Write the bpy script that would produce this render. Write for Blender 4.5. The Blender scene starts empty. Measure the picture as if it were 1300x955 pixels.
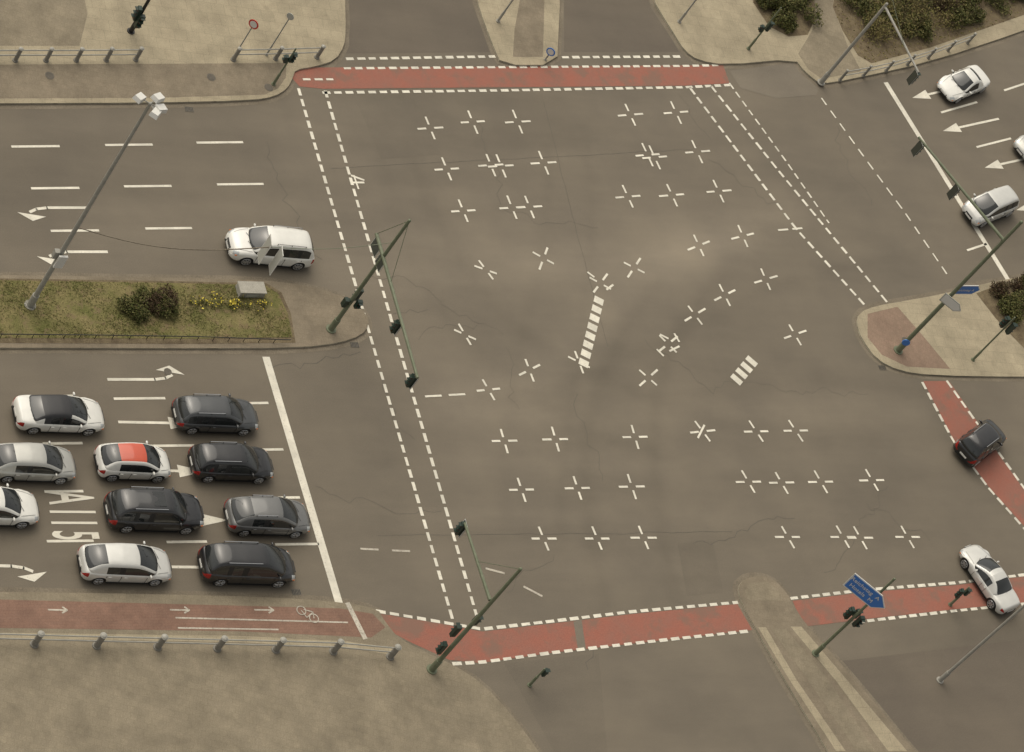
import bpy, bmesh, math, random
import numpy as np
from mathutils import Vector, Matrix
random.seed(7); np.random.seed(7)
scene = bpy.context.scene
scene.view_settings.view_transform = 'Standard'
scene.view_settings.look = 'None'
scene.view_settings.exposure = 0

# ------------------------------------------------------------------ site survey
# Aerial survey frame (units of the survey plate) -> ground metres. World X runs along the avenue.
FL = 3961.0; SC = 24.0; HEAD = math.radians(43); PITCH = math.radians(45); ROLL = math.radians(39.1)
Gd = Vector((math.cos(HEAD), math.sin(HEAD), 0)); R0 = Vector((math.sin(HEAD), -math.cos(HEAD), 0))
Fw = Gd * math.cos(PITCH) - Vector((0, 0, math.sin(PITCH)))
U0 = Gd * math.sin(PITCH) + Vector((0, 0, math.cos(PITCH)))
Rt = R0 * math.cos(ROLL) + U0 * math.sin(ROLL)
Up = -R0 * math.sin(ROLL) + U0 * math.cos(ROLL)
CAM = -Fw * (FL / SC)

def P(u, v, z=0.0):
    d = Fw * FL + Rt * (u - 650) + Up * (477.5 - v)
    t = (z - CAM.z) / d.z
    return CAM + d * t
def proj(p):
    q = p - CAM; w = q.dot(Fw)
    return (650 + FL * q.dot(Rt) / w, 477.5 - FL * q.dot(Up) / w)
def hgt(base, top, z0=0.12):
    b = P(base[0], base[1], z0); best = (1e9, 0)
    z = 0.3
    while z < 22:
        q = proj(Vector((b.x, b.y, z))); e = (q[0]-top[0])**2 + (q[1]-top[1])**2
        if e < best[0]: best = (e, z)
        z += 0.05
    return best[1]

cam = bpy.data.cameras.new("camera"); cam_o = bpy.data.objects.new("camera", cam)
scene.collection.objects.link(cam_o); scene.camera = cam_o
cam.sensor_width = 36; cam.lens = FL / 1300 * 36; cam.clip_end = 5000; cam.clip_start = 1
M = Matrix((Rt, Up, -Fw)).transposed().to_4x4(); M.translation = CAM
cam_o.matrix_world = M

# ------------------------------------------------------------------ materials
def newmat(name):
    m = bpy.data.materials.new(name); m.use_nodes = True
    nt = m.node_tree; b = nt.nodes["Principled BSDF"]
    return m, nt, b
def N(nt, t, **k):
    n = nt.nodes.new(t)
    for a, v in k.items(): setattr(n, a, v)
    return n
def noise(nt, scale, detail=4, rough=0.6, vec=None):
    n = N(nt, 'ShaderNodeTexNoise'); n.inputs['Scale'].default_value = scale
    n.inputs['Detail'].default_value = detail; n.inputs['Roughness'].default_value = rough
    if vec is not None: nt.links.new(vec, n.inputs['Vector'])
    return n.outputs['Fac']
def ramp(nt, fac, stops):
    r = N(nt, 'ShaderNodeValToRGB'); nt.links.new(fac, r.inputs['Fac'])
    els = r.color_ramp.elements
    while len(els) < len(stops): els.new(0.5)
    for e, (p, c) in zip(els, stops):
        e.position = p; e.color = (c, c, c, 1) if isinstance(c, (int, float)) else (*c, 1)
    return r.outputs['Color']
def mix(nt, fac, a, b, mode='MIX'):
    n = N(nt, 'ShaderNodeMixRGB', blend_type=mode)
    for s, v in (('Fac', fac), ('Color1', a), ('Color2', b)):
        if isinstance(v, (int, float)): n.inputs[s].default_value = v if s == 'Fac' else (v, v, v, 1)
        elif isinstance(v, tuple): n.inputs[s].default_value = (*v, 1)
        else: nt.links.new(v, n.inputs[s])
    return n.outputs['Color']
def coords(nt):
    return N(nt, 'ShaderNodeTexCoord').outputs['Object']
def bump(nt, b, h, s, d=0.02):
    n = N(nt, 'ShaderNodeBump'); n.inputs['Strength'].default_value = s; n.inputs['Distance'].default_value = d
    nt.links.new(h, n.inputs['Height']); nt.links.new(n.outputs['Normal'], b.inputs['Normal'])
def simple(name, col, rough=0.5, metal=0.0, coat=0.0, spec=0.5):
    m, nt, b = newmat(name)
    b.inputs['Base Color'].default_value = (*col, 1); b.inputs['Roughness'].default_value = rough
    b.inputs['Metallic'].default_value = metal; b.inputs['Coat Weight'].default_value = coat
    b.inputs['Coat Roughness'].default_value = 0.05
    b.inputs['Specular IOR Level'].default_value = spec
    return m
def surf(name, c1, c2, scale=1.5, fine=25, fineamt=0.25, rough=0.85, bmp=0.3, blotch=None, spec=0.3):
    m, nt, b = newmat(name); co = coords(nt)
    col = mix(nt, ramp(nt, noise(nt, scale, 6, 0.65, co), [(0.35, 0.0), (0.65, 1.0)]), c1, c2)
    f = noise(nt, fine, 3, 0.7, co)
    col = mix(nt, 1.0, col, ramp(nt, f, [(0.25, 1 - fineamt), (0.75, 1 + fineamt)]), 'MULTIPLY')
    if blotch:
        col = mix(nt, ramp(nt, noise(nt, blotch[0], 5, 0.7, co), [(blotch[2], 0.0), (blotch[2] + 0.1, blotch[3])]), col, blotch[1])
    nt.links.new(col, b.inputs['Base Color']); b.inputs['Roughness'].default_value = rough
    b.inputs['Specular IOR Level'].default_value = spec
    if bmp: bump(nt, b, f, bmp)
    return m
def paver(name, c1, c2, bw=0.3, bh=0.3, mortar=0.6, rot=0.0, off=0.5, blot=0.35, stain=0.5):
    m, nt, b = newmat(name); co = coords(nt)
    mp = N(nt, 'ShaderNodeMapping'); mp.inputs['Rotation'].default_value = (0, 0, rot); nt.links.new(co, mp.inputs['Vector'])
    br = N(nt, 'ShaderNodeTexBrick'); nt.links.new(mp.outputs[0], br.inputs['Vector'])
    br.inputs['Scale'].default_value = 1; br.inputs['Brick Width'].default_value = bw; br.inputs['Row Height'].default_value = bh
    br.inputs['Mortar Size'].default_value = 0.015; br.inputs['Mortar Smooth'].default_value = 0.5; br.offset = off
    br.inputs['Color1'].default_value = (*c1, 1); br.inputs['Color2'].default_value = (*c2, 1)
    br.inputs['Mortar'].default_value = tuple(x * mortar for x in c1) + (1,)
    col = mix(nt, 1.0, br.outputs['Color'], ramp(nt, noise(nt, 0.5, 8, 0.7, co), [(0.3, 1 - blot), (0.7, 1 + blot * 0.6)]), 'MULTIPLY')
    col = mix(nt, 1.0, col, ramp(nt, noise(nt, 18, 4, 0.7, co), [(0.3, 0.82), (0.7, 1.18)]), 'MULTIPLY')
    col = mix(nt, ramp(nt, noise(nt, 0.9, 6, 0.75, mp.outputs[0]), [(0.55, 0.0), (0.70, stain)]), col, tuple(x * 0.62 for x in c1))
    nt.links.new(col, b.inputs['Base Color']); b.inputs['Roughness'].default_value = 0.9
    b.inputs['Specular IOR Level'].default_value = 0.25
    bump(nt, b, br.outputs['Fac'], -0.3)
    return m

def asphalt(name, base, wear=True):
    m, nt, b = newmat(name); co = coords(nt)
    mp = N(nt, 'ShaderNodeMapping'); mp.inputs['Scale'].default_value = (0.25, 1.3, 1); nt.links.new(co, mp.inputs['Vector'])
    d = tuple(x * 0.90 for x in base); l = (base[0] * 1.10, base[1] * 1.095, base[2] * 1.07)
    col = mix(nt, ramp(nt, noise(nt, 0.16, 8, 0.62, co), [(0.35, 0.0), (0.65, 1.0)]), d, l)
    col = mix(nt, 1.0, col, ramp(nt, noise(nt, 0.6, 5, 0.6, mp.outputs[0]), [(0.3, 0.94), (0.7, 1.06)]), 'MULTIPLY')
    f = noise(nt, 22, 5, 0.8, co)
    col = mix(nt, 1.0, col, ramp(nt, f, [(0.3, 0.76), (0.7, 1.24)]), 'MULTIPLY')
    col = mix(nt, ramp(nt, noise(nt, 1.6, 3, 0.5, co), [(0.70, 0.0), (0.76, 0.15)]), col, tuple(x * 0.65 for x in base))
    if wear:
        a = N(nt, 'ShaderNodeAttribute', attribute_name='wear')
        col = mix(nt, 1.0, col, a.outputs['Color'], 'MULTIPLY')
    nt.links.new(col, b.inputs['Base Color']); b.inputs['Roughness'].default_value = 0.8
    b.inputs['Specular IOR Level'].default_value = 0.35
    bump(nt, b, f, 0.35, 0.01)
    return m
M_ASPH = asphalt("asphalt", (0.143, 0.122, 0.094))
M_ASPH_D = asphalt("asphalt_dark", (0.120, 0.100, 0.077), False)
M_ASPH_L = asphalt("asphalt_patch", (0.165, 0.142, 0.110), False)
M_ASPH_M = asphalt("asphalt_repair", (0.133, 0.113, 0.086), False)
M_CRACK = surf("crack_tar", (0.085, 0.075, 0.06), (0.115, 0.10, 0.08), 3, 20, 0.2, 0.7, 0)
M_GUTTER = surf("gutter_dust", (0.145, 0.122, 0.090), (0.195, 0.165, 0.122), 0.8, 12, 0.3, 0.9, 0.2)
def paintmat(name, col, worn, thr):
    m, nt, b = newmat(name); co = coords(nt)
    f = noise(nt, 9, 6, 0.75, co)
    c = mix(nt, ramp(nt, noise(nt, 0.7, 4, 0.6, co), [(0.35, 0.0), (0.65, 1.0)]), tuple(x * 0.74 for x in col), col)
    c = mix(nt, ramp(nt, f, [(thr, 0.0), (thr + 0.1, 0.75)]), c, worn)
    nt.links.new(c, b.inputs['Base Color']); b.inputs['Roughness'].default_value = 0.7
    return m
M_WHITE = paintmat("road_paint_white", (0.72, 0.68, 0.57), (0.30, 0.27, 0.22), 0.56)
M_WORN = paintmat("road_paint_faded", (0.52, 0.475, 0.39), (0.22, 0.19, 0.15), 0.50)
M_RED = surf("bike_lane_red", (0.285, 0.108, 0.076), (0.25, 0.115, 0.085), 0.8, 20, 0.22, 0.85, 0.2, (0.45, (0.185, 0.12, 0.09), 0.52, 0.75))
M_REDP = paver("bike_path_pavers", (0.235, 0.140, 0.102), (0.215, 0.132, 0.098), 0.3, 0.15, 0.85, 0, blot=0.3)
M_PAVE_A = paver("paving_beige", (0.345, 0.295, 0.205), (0.325, 0.28, 0.195), 0.75, 0.75, 0.75, 0.05, blot=0.28)
M_PAVE_B = paver("paving_mosaic", (0.24, 0.203, 0.143), (0.222, 0.188, 0.134), 0.35, 0.35, 0.85, 0.3, blot=0.28)
M_PAVE_C = paver("paving_brown", (0.225, 0.186, 0.133), (0.205, 0.171, 0.123), 0.3, 0.3, 0.85, 0.1, blot=0.28)
M_PAVE_R = paver("paving_reddish", (0.25, 0.175, 0.128), (0.23, 0.165, 0.12), 0.3, 0.3, 0.85, 0.5, blot=0.25)
M_KERB = paver("kerb_granite", (0.44, 0.395, 0.30), (0.37, 0.335, 0.255), 1.0, 1.0, 0.6, 0, blot=0.25)
M_SOIL = surf("soil", (0.105, 0.078, 0.048), (0.17, 0.135, 0.08), 2.2, 15, 0.4, 0.95, 0.8)
M_GRASS = surf("lawn_grass", (0.110, 0.110, 0.034), (0.20, 0.165, 0.075), 0.9, 14, 0.45, 0.95, 0.8, (2.0, (0.17, 0.125, 0.07), 0.53, 0.8))
M_METAL = surf("galvanised_steel", (0.33, 0.32, 0.28), (0.27, 0.26, 0.23), 4, 30, 0.1, 0.5, 0)
M_CONC = surf("bollard_metal", (0.25, 0.235, 0.205), (0.19, 0.18, 0.155), 5, 30, 0.15, 0.6, 0)
M_GPOLE = surf("pole_green", (0.125, 0.145, 0.09), (0.165, 0.18, 0.12), 4, 30, 0.15, 0.5, 0)
M_SIGD = simple("signal_housing", (0.014, 0.03, 0.021), 0.4)
M_SIGBACK = simple("signal_backboard", (0.045, 0.05, 0.038), 0.5)
M_BLUE = simple("sign_blue", (0.045, 0.17, 0.50), 0.4)
M_SWHITE = simple("sign_white", (0.62, 0.61, 0.57), 0.5)
M_SGREY = simple("sign_back_grey", (0.38, 0.38, 0.34), 0.5)
M_SRED = simple("sign_red", (0.5, 0.03, 0.02), 0.4)
M_LENS = simple("signal_lens_dark", (0.06, 0.015, 0.01), 0.2)
M_BLACK = simple("black_plastic", (0.012, 0.012, 0.012), 0.5)
M_TYRE = simple("tyre_rubber", (0.014, 0.014, 0.014), 0.85)
M_RIM = simple("alloy_rim", (0.42, 0.42, 0.42), 0.3, 0.7)
M_GLASS = simple("car_glass", (0.018, 0.020, 0.020), 0.08, 0, 0.0, 0.8)
M_LAMPG = simple("headlight_glass", (0.50, 0.52, 0.52), 0.15, 0.3)
M_TAIL = simple("tail_light", (0.30, 0.015, 0.012), 0.2)
M_CHROME = simple("chrome", (0.55, 0.55, 0.55), 0.2, 1.0)
M_AMBER = simple("indicator_amber", (0.65, 0.16, 0.02), 0.3)
M_IRON = surf("cast_iron", (0.10, 0.088, 0.068), (0.14, 0.122, 0.095), 8, 40, 0.3, 0.6, 0.3)
M_STONE = surf("stone_box", (0.36, 0.34, 0.29), (0.29, 0.275, 0.235), 3, 20, 0.2, 0.8, 0.2)

def leafmat(name, a, b_, c):
    m, nt, b = newmat(name)
    g = N(nt, 'ShaderNodeNewGeometry')
    col = ramp(nt, g.outputs['Random Per Island'], [(0.0, a), (0.5, b_), (1.0, c)])
    nt.links.new(col, b.inputs['Base Color']); b.inputs['Roughness'].default_value = 0.75
    b.inputs['Specular IOR Level'].default_value = 0.2
    return m
M_LEAF1 = leafmat("leaves_olive", (0.035, 0.043, 0.012), (0.085, 0.092, 0.026), (0.16, 0.14, 0.055))
M_LEAF2 = leafmat("leaves_brown", (0.035, 0.021, 0.014), (0.085, 0.052, 0.03), (0.09, 0.08, 0.035))
M_LEAF3 = leafmat("leaves_spring", (0.13, 0.125, 0.04), (0.23, 0.20, 0.07), (0.17, 0.12, 0.065))
M_TUFT = leafmat("grass_blades", (0.085, 0.098, 0.024), (0.15, 0.15, 0.05), (0.23, 0.195, 0.095))
M_DAFF = leafmat("daffodil_petals", (0.60, 0.46, 0.05), (0.66, 0.54, 0.09), (0.45, 0.38, 0.06))

# ------------------------------------------------------------------ mesh builder
class MB:
    def __init__(s): s.v = []; s.f = []; s.m = []; s.mats = []
    def mi(s, mat):
        if mat not in s.mats: s.mats.append(mat)
        return s.mats.index(mat)
    def add(s, vs, fs, mat):
        o = len(s.v); s.v += [tuple(v) for v in vs]; k = s.mi(mat)
        for f in fs: s.f.append(tuple(i + o for i in f)); s.m.append(k)
    def box(s, c, size, mat, rot=None, taper=1.0):
        hx, hy, hz = [a / 2 for a in size]; c = Vector(c)
        vs = []
        for z in (-1, 1):
            t = taper if z > 0 else 1
            for x, y in ((-1, -1), (1, -1), (1, 1), (-1, 1)):
                p = Vector((x * hx * t, y * hy * t, z * hz))
                if rot is not None: p = rot @ p
                vs.append(c + p)
        s.add(vs, [(3, 2, 1, 0), (4, 5, 6, 7), (0, 1, 5, 4), (1, 2, 6, 5), (2, 3, 7, 6), (3, 0, 4, 7)], mat)
    def tube(s, a, b, r0, r1, mat, n=10, cap=True):
        a = Vector(a); b = Vector(b); d = (b - a).normalized()
        x = d.orthogonal().normalized(); y = d.cross(x)
        vs = []
        for p, r in ((a, r0), (b, r1)):
            for i in range(n):
                t = 2 * math.pi * i / n; vs.append(p + x * math.cos(t) * r + y * math.sin(t) * r)
        fs = [(i, (i + 1) % n, n + (i + 1) % n, n + i) for i in range(n)]
        if cap: fs += [tuple(range(n - 1, -1, -1)), tuple(range(n, 2 * n))]
        s.add(vs, fs, mat)
    def path(s, pts, r, mat, n=6):
        for a, b in zip(pts[:-1], pts[1:]): s.tube(a, b, r, r, mat, n)
    def ball(s, c, r, mat, nu=10, nv=6, sc=(1, 1, 1)):
        c = Vector(c); vs = []; fs = []
        for j in range(nv + 1):
            ph = math.pi * j / nv
            for i in range(nu):
                t = 2 * math.pi * i / nu
                vs.append(c + Vector((math.sin(ph) * math.cos(t) * r * sc[0], math.sin(ph) * math.sin(t) * r * sc[1], math.cos(ph) * r * sc[2])))
        for j in range(nv):
            for i in range(nu):
                a = j * nu + i; b = j * nu + (i + 1) % nu
                fs.append((a, a + nu, b + nu, b))
        s.add(vs, fs, mat)
    def obj(s, name, smooth=False, parent=None):
        me = bpy.data.meshes.new(name); me.from_pydata(s.v, [], s.f)
        for m in s.mats: me.materials.append(m)
        me.polygons.foreach_set('material_index', s.m)
        if smooth: me.polygons.foreach_set('use_smooth', [True] * len(s.f))
        me.update(); o = bpy.data.objects.new(name, me); scene.collection.objects.link(o)
        if parent: o.parent = parent
        if smooth:
            md = o.modifiers.new("es", 'EDGE_SPLIT'); md.split_angle = math.radians(40)
        return o

def carea(p): return sum(p[i][0] * p[(i + 1) % len(p)][1] - p[(i + 1) % len(p)][0] * p[i][1] for i in range(len(p)))
def chaikin(p, closed=True):
    o = []; n = len(p)
    for i in range(n if closed else n - 1):
        a = p[i]; b = p[(i + 1) % n]
        o += [(a[0]*.75+b[0]*.25, a[1]*.75+b[1]*.25), (a[0]*.25+b[0]*.75, a[1]*.25+b[1]*.75)]
    return o
def world_poly(pts, z, sm=1):
    for _ in range(sm): pts = chaikin(pts)
    w = [P(u, v, 0) for u, v in pts]
    w = [Vector((p.x, p.y, z)) for p in w]
    if carea(w) < 0: w.reverse()
    return w
def sheet(name, pts, z, mat, sm=0):
    w = world_poly(pts, z, sm); bm = bmesh.new()
    f = bm.faces.new([bm.verts.new(p) for p in w]); bmesh.ops.triangulate(bm, faces=[f])
    me = bpy.data.meshes.new(name); bm.to_mesh(me); bm.free(); me.materials.append(mat)
    o = bpy.data.objects.new(name, me); scene.collection.objects.link(o); return o
GUT = MB()
def raised(name, pts, h, mat, kerb=M_KERB, kw=0.18, sm=1):
    w = world_poly(pts, h, sm); bm = bmesh.new()
    t = [bm.verts.new(p) for p in w]; lo = [bm.verts.new((p.x, p.y, -0.1)) for p in w]
    n = len(w)
    for i in range(n):
        f = bm.faces.new((lo[i], lo[(i + 1) % n], t[(i + 1) % n], t[i])); f.material_index = 1
    top = bm.faces.new(t); top.material_index = 0
    r = bmesh.ops.inset_region(bm, faces=[top], thickness=kw, use_even_offset=True)
    for f in r['faces']: f.material_index = 1
    bmesh.ops.triangulate(bm, faces=[top])
    me = bpy.data.meshes.new(name); bm.to_mesh(me); bm.free()
    me.materials.append(mat); me.materials.append(kerb)
    o = bpy.data.objects.new(name, me); scene.collection.objects.link(o)
    out = []
    for i in range(n):
        a = (w[i] - w[i-1]); b = (w[(i+1) % n] - w[i]); nn = Vector((a.y, -a.x, 0)).normalized() + Vector((b.y, -b.x, 0)).normalized()
        nn.normalize(); out.append(w[i] + nn * random.uniform(.26, .34))
    for i in range(n):
        j = (i+1) % n
        GUT.add([(w[i].x, w[i].y, .0065), (out[i].x, out[i].y, .0065), (out[j].x, out[j].y, .0065), (w[j].x, w[j].y, .0065)], [(0,1,2,3)], M_GUTTER)
    return o

# ------------------------------------------------------------------ ground with wheel-path wear
def axis():
    a = list(np.arange(-75, 95.01, 0.5))
    return np.array([-2500, -1200, -500, -200, -120] + a + [130, 220, 500, 1200, 2500])
ax = axis(); n = len(ax); X, Y = np.meshgrid(ax, ax)
V = np.stack([X.ravel(), Y.ravel(), np.zeros(n * n)], 1)
ii = np.arange(n * n).reshape(n, n)
F_ = np.stack([ii[:-1, :-1].ravel(), ii[:-1, 1:].ravel(), ii[1:, 1:].ravel(), ii[1:, :-1].ravel()], 1)
me = bpy.data.meshes.new("ground"); me.from_pydata(V.tolist(), [], F_.tolist())
wear = np.ones(n * n)
def pdist(poly):
    pts = [P(u, v) for u, v in poly]; d = np.full(n * n, 1e9)
    for a, b in zip(pts[:-1], pts[1:]):
        ab = np.array([b.x - a.x, b.y - a.y]); L2 = (ab ** 2).sum()
        ap = V[:, :2] - np.array([a.x, a.y]); t = np.clip((ap @ ab) / L2, 0, 1)
        d = np.minimum(d, np.linalg.norm(ap - t[:, None] * ab, axis=1))
    return d
def smooth_path(p):
    for _ in range(3): p = chaikin(p, False)
    return p
for amp, wid, poly in [
    (0.20, 1.4, [(330, 347), (520, 345), (690, 335), (830, 325), (930, 290), (1060, 250)]),
    (0.20, 1.3, [(540, 508), (620, 500), (700, 470), (760, 400), (860, 330), (1000, 283)]),
    (0.13, 3.2, [(620, 350), (760, 330), (900, 300)]),
    (0.10, 3.0, [(540, 440), (600, 520), (640, 560)]),
    (0.06, 5.0, [(500, 250), (800, 250), (950, 330)]),
    (0.10, 0.9, [(-200, 300), (480, 300), (700, 300)]),
    (0.08, 0.7, [(-200, 268), (450, 262), (800, 240)]), (0.08, 0.7, [(-200, 212), (450, 208), (1000, 185)]),
    (0.07, 0.7, [(-200, 160), (450, 156), (900, 140), (1300, 60)]),
    (0.12, 0.8, [(400, 525), (700, 530), (1000, 520), (1300, 515)]), (0.11, 0.8, [(400, 590), (700, 590), (1100, 585)]),
    (0.11, 0.8, [(400, 655), (700, 655), (1150, 650)]), (0.09, 0.8, [(420, 720), (700, 722), (1000, 715)]),
    (-0.11, 0.5, [(860, 330), (800, 400), (745, 520), (740, 640), (790, 860)]),
    (-0.11, 0.5, [(960, 310), (880, 390), (830, 480), (830, 640), (880, 860)]),
    (-0.09, 0.5, [(500, 130), (560, 300), (650, 420), (800, 500), (1000, 560), (1200, 560)]),
    (-0.10, 0.6, [(-200, 524), (340, 527)]), (-0.10, 0.6, [(-200, 585), (360, 588)]), (-0.10, 0.6, [(-200, 648), (380, 652)]),
    (-0.12, 0.5, [(-200, 714), (400, 720)]), (-0.09, 0.6, [(1000, 470), (1100, 490), (1300, 520)]),
    (-0.13, 3.5, [(450, 150), (620, 160), (760, 150)]), (-0.08, 4, [(1150, 640), (1180, 720)]),
    (-0.12, 3.0, [(1150, 840), (1300, 830), (1500, 830)]), (-0.12, 4, [(-100, 220), (150, 200), (350, 190)]),
    (-0.06, 0.35, [(470,120),(500,300),(620,480),(860,600),(1200,640)]), (-0.06, 0.35, [(690,90),(700,300),(640,500),(640,820)]),
    (-0.07, 0.35, [(730,90),(760,300),(720,520),(700,820)]), (-0.06, .35, [(480,520),(700,500),(880,420),(1000,350),(1300,300)])]:
    d = pdist(smooth_path(poly)); wear += amp * np.exp(-(d / wid) ** 2)
wear = np.clip(wear, 0.6, 1.6)
ca = me.color_attributes.new("wear", 'FLOAT_COLOR', 'POINT')
arr = np.ones((n * n, 4), dtype=np.float32); arr[:, 0] = wear; arr[:, 1] = wear * 0.995; arr[:, 2] = wear * 0.98
ca.data.foreach_set('color', arr.ravel()); me.materials.append(M_ASPH); me.update()
ground = bpy.data.objects.new("ground", me); scene.collection.objects.link(ground)

# ------------------------------------------------------------------ pavements
K = 0.12
raised("pavement", [(-900,137),(0,133),(200,132),(320,129),(348,124),(364,114),(371,100),(374,90),(400,86),(425,78),(436,60),(438,40),(437,0),(430,-400),(-900,-400)], K, M_PAVE_A)
sheet("pavement_strip", [(-900,86),(0,84),(362,82),(362,100),(352,114),(335,122),(200,126),(0,127),(-900,130)], K+.004, M_PAVE_C)
sheet("pavement_strip", [(-60,-60),(95,-60),(110,20),(100,60),(-60,60)], K+.004, M_PAVE_B)
raised("traffic_island", [(600,-400),(604,0),(612,25),(625,60),(636,84),(706,84),(708,40),(710,0),(714,-400)], K, M_PAVE_A)
sheet("pavement_strip", [(657,-400),(659,0),(652,40),(650,74),(688,74),(689,40),(690,0),(692,-400)], K+.004, M_PAVE_C)
raised("pavement", [(800,-400),(828,0),(838,18),(855,45),(868,66),(885,78),(920,84),(1008,76),(1020,92),(1040,108),(1075,103),(1180,80),(1300,40),(1800,-140),(1900,-600),(800,-600)], K, M_PAVE_A)
sheet("pavement_strip", [(1012,70),(1030,40),(1040,-100),(1060,-100),(1056,10),(1075,60),(1092,92),(1042,102),(1025,90)], K+.004, M_PAVE_B)
sheet("asphalt_patch", [(926,90),(1006,80),(1018,95),(1040,113),(1036,121),(985,125),(940,112)], .008, M_ASPH_L)
raised("median_island", [(-900,345),(0,351),(200,354),(330,357),(380,363),(425,374),(450,387),(465,402),(467,415),(458,427),(430,437),(380,443),(250,444),(0,443),(-900,443)], K, M_PAVE_C)
raised("median_island", [(1800,280),(1300,352),(1245,362),(1200,374),(1150,383),(1110,390),(1090,398),(1086,412),(1093,432),(1112,458),(1140,472),(1180,478),(1300,480),(1800,480)], K, M_PAVE_A)
sheet("pavement_strip", [(1100,400),(1138,391),(1172,430),(1205,470),(1150,467),(1118,452),(1100,430)], K+.004, M_PAVE_R)
raised("pavement", [(-900,745),(0,753),(200,756),(350,760),(432,766),(478,774),(487,790),(505,812),(540,830),(575,846),(610,868),(650,910),(700,980),(850,1300),(-900,1300)], K, M_PAVE_B)
sheet("bike_path", [(-900,757),(0,763),(430,774),(472,781),(488,798),(470,811),(300,803),(0,799),(-900,797)], K+.004, M_REDP)
sheet("pavement_strip", [(-900,803),(0,805),(300,809),(440,816),(500,824),(490,832),(440,824),(300,817),(0,812),(-900,810)], K+.004, M_PAVE_A)
raised("traffic_island", [(936,752),(938,741),(950,734),(970,733),(985,740),(998,755),(1005,768),(1022,795),(1085,865),(1160,955),(1450,1300),(1250,1300),(1050,955),(995,865),(956,795),(942,770)], K, M_PAVE_C)
sheet("pavement_strip", [(950,742),(972,740),(988,752),(992,764),(948,764),(944,752)], K+.004, M_PAVE_B)
sheet("pavement_strip", [(961,798),(971,798),(1010,865),(1072,955),(1060,955),(1001,865)], K+.004, M_PAVE_A)
sheet("pavement_strip", [(1002,797),(1016,797),(1074,865),(1150,955),(1126,955),(1059,865)], K+.004, M_PAVE_A)
sheet("pavement_strip", [(978,800),(996,800),(1048,862),(1110,955),(1086,955),(1022,862)], K+.004, M_PAVE_B)
GUT.obj("gutter")

sheet("side_road", [(441,-380),(442,45),(437,68),(628,66),(608,20),(598,-380)], .004, M_ASPH_D, 0)
sheet("asphalt_patch", [(718,-380),(716,66),(862,66),(848,42),(826,10),(800,-380)], .004, M_ASPH_D, 0)
sheet("asphalt_patch", [(1062,840),(1300,812),(1700,780),(1900,1300),(1460,1300)], .004, M_ASPH_D)
sheet("asphalt_patch", [(640,842),(760,830),(775,1000),(730,1000)], .004, M_ASPH_M)
sheet("asphalt_patch", [(452,128),(520,124),(560,196),(484,202)], .004, M_ASPH_M)
sheet("asphalt_patch", [(525,124),(575,122),(602,170),(548,174)], .004, M_ASPH_M)
sheet("asphalt_patch", [(860,690),(905,688),(918,752),(872,757)], .004, M_ASPH_M)

sheet("bike_lane", [(362,89),(384,86),(640,85),(918,83),(926,106),(870,109),(410,113),(380,110)], .010, M_RED)
sheet("bike_lane", [(480,779),(560,792),(612,802),(700,792),(800,780),(936,767),(955,800),(850,812),(700,829),(610,842),(570,838),(520,815),(488,798)], .010, M_RED)
sheet("bike_lane", [(1006,763),(1100,752),(1215,743),(1300,732),(1700,680),(1700,722),(1300,765),(1210,774),(1100,786),(1020,796)], .010, M_RED)
sheet("bike_lane", [(1172,484),(1205,484),(1240,535),(1270,580),(1300,622),(1400,750),(1360,750),(1300,668),(1255,618),(1210,558)], .010, M_RED)
sheet("asphalt_patch", [(728,790),(738,786),(744,826),(734,828)], .0135, M_ASPH_L)

# cracks / tar seams
ck = MB()
def strip(mb, pts3, w, mat):
    for a, b in zip(pts3[:-1], pts3[1:]):
        d = (b - a); d.z = 0
        if d.length < 1e-4: continue
        d.normalize(); s = Vector((-d.y, d.x, 0)) * w / 2
        e = d * w * 0.2
        mb.add([a - s - e, b - s + e, b + s + e, a + s - e], [(0, 1, 2, 3)], mat)
def crack(p0, p1, w=0.035, jit=0.22):
    a = P(*p0, 0); b = P(*p1, 0); k = max(3, int((b - a).length / 0.35)); pts = []
    off = 0
    for i in range(k + 1):
        off = off * 0.82 + random.gauss(0, jit * .8)
        q = a.lerp(b, i / k); d = (b - a).normalized()
        q = q + Vector((-d.y, d.x, 0)) * off; q.z = 0.0055 + 0.0001 * random.random(); pts.append(q)
    strip(ck, pts, w, M_CRACK)
for a, b in [((470,350),(560,385)),((560,385),(640,420)),((500,400),(545,395)),((530,430),(600,405)),((480,480),(520,560)),
             ((640,440),(660,520)),((730,500),(760,610)),((735,790),(745,850)),((820,430),(905,500)),
             ((905,500),(1100,495)),((880,690),(1010,660)),((1100,640),(1180,690)),((600,150),(640,260)),
             ((640,265),(760,300)),((900,200),(990,260)),((400,620),(560,650)),((860,120),(900,180)),((1050,730),(1130,620)),((340,465),(460,452)),
             ((340,180),(400,330)),((1060,160),(1110,260)),((640,750),(700,700))]:
    crack(a, b, random.choice([0.02, 0.025, 0.035]))
for a, b in [((420,214),(880,190)),((480,680),(930,676)),((690,130),(770,440))]:
    crack(a, b, .025, .02)
ck.obj("road_crack")

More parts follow.
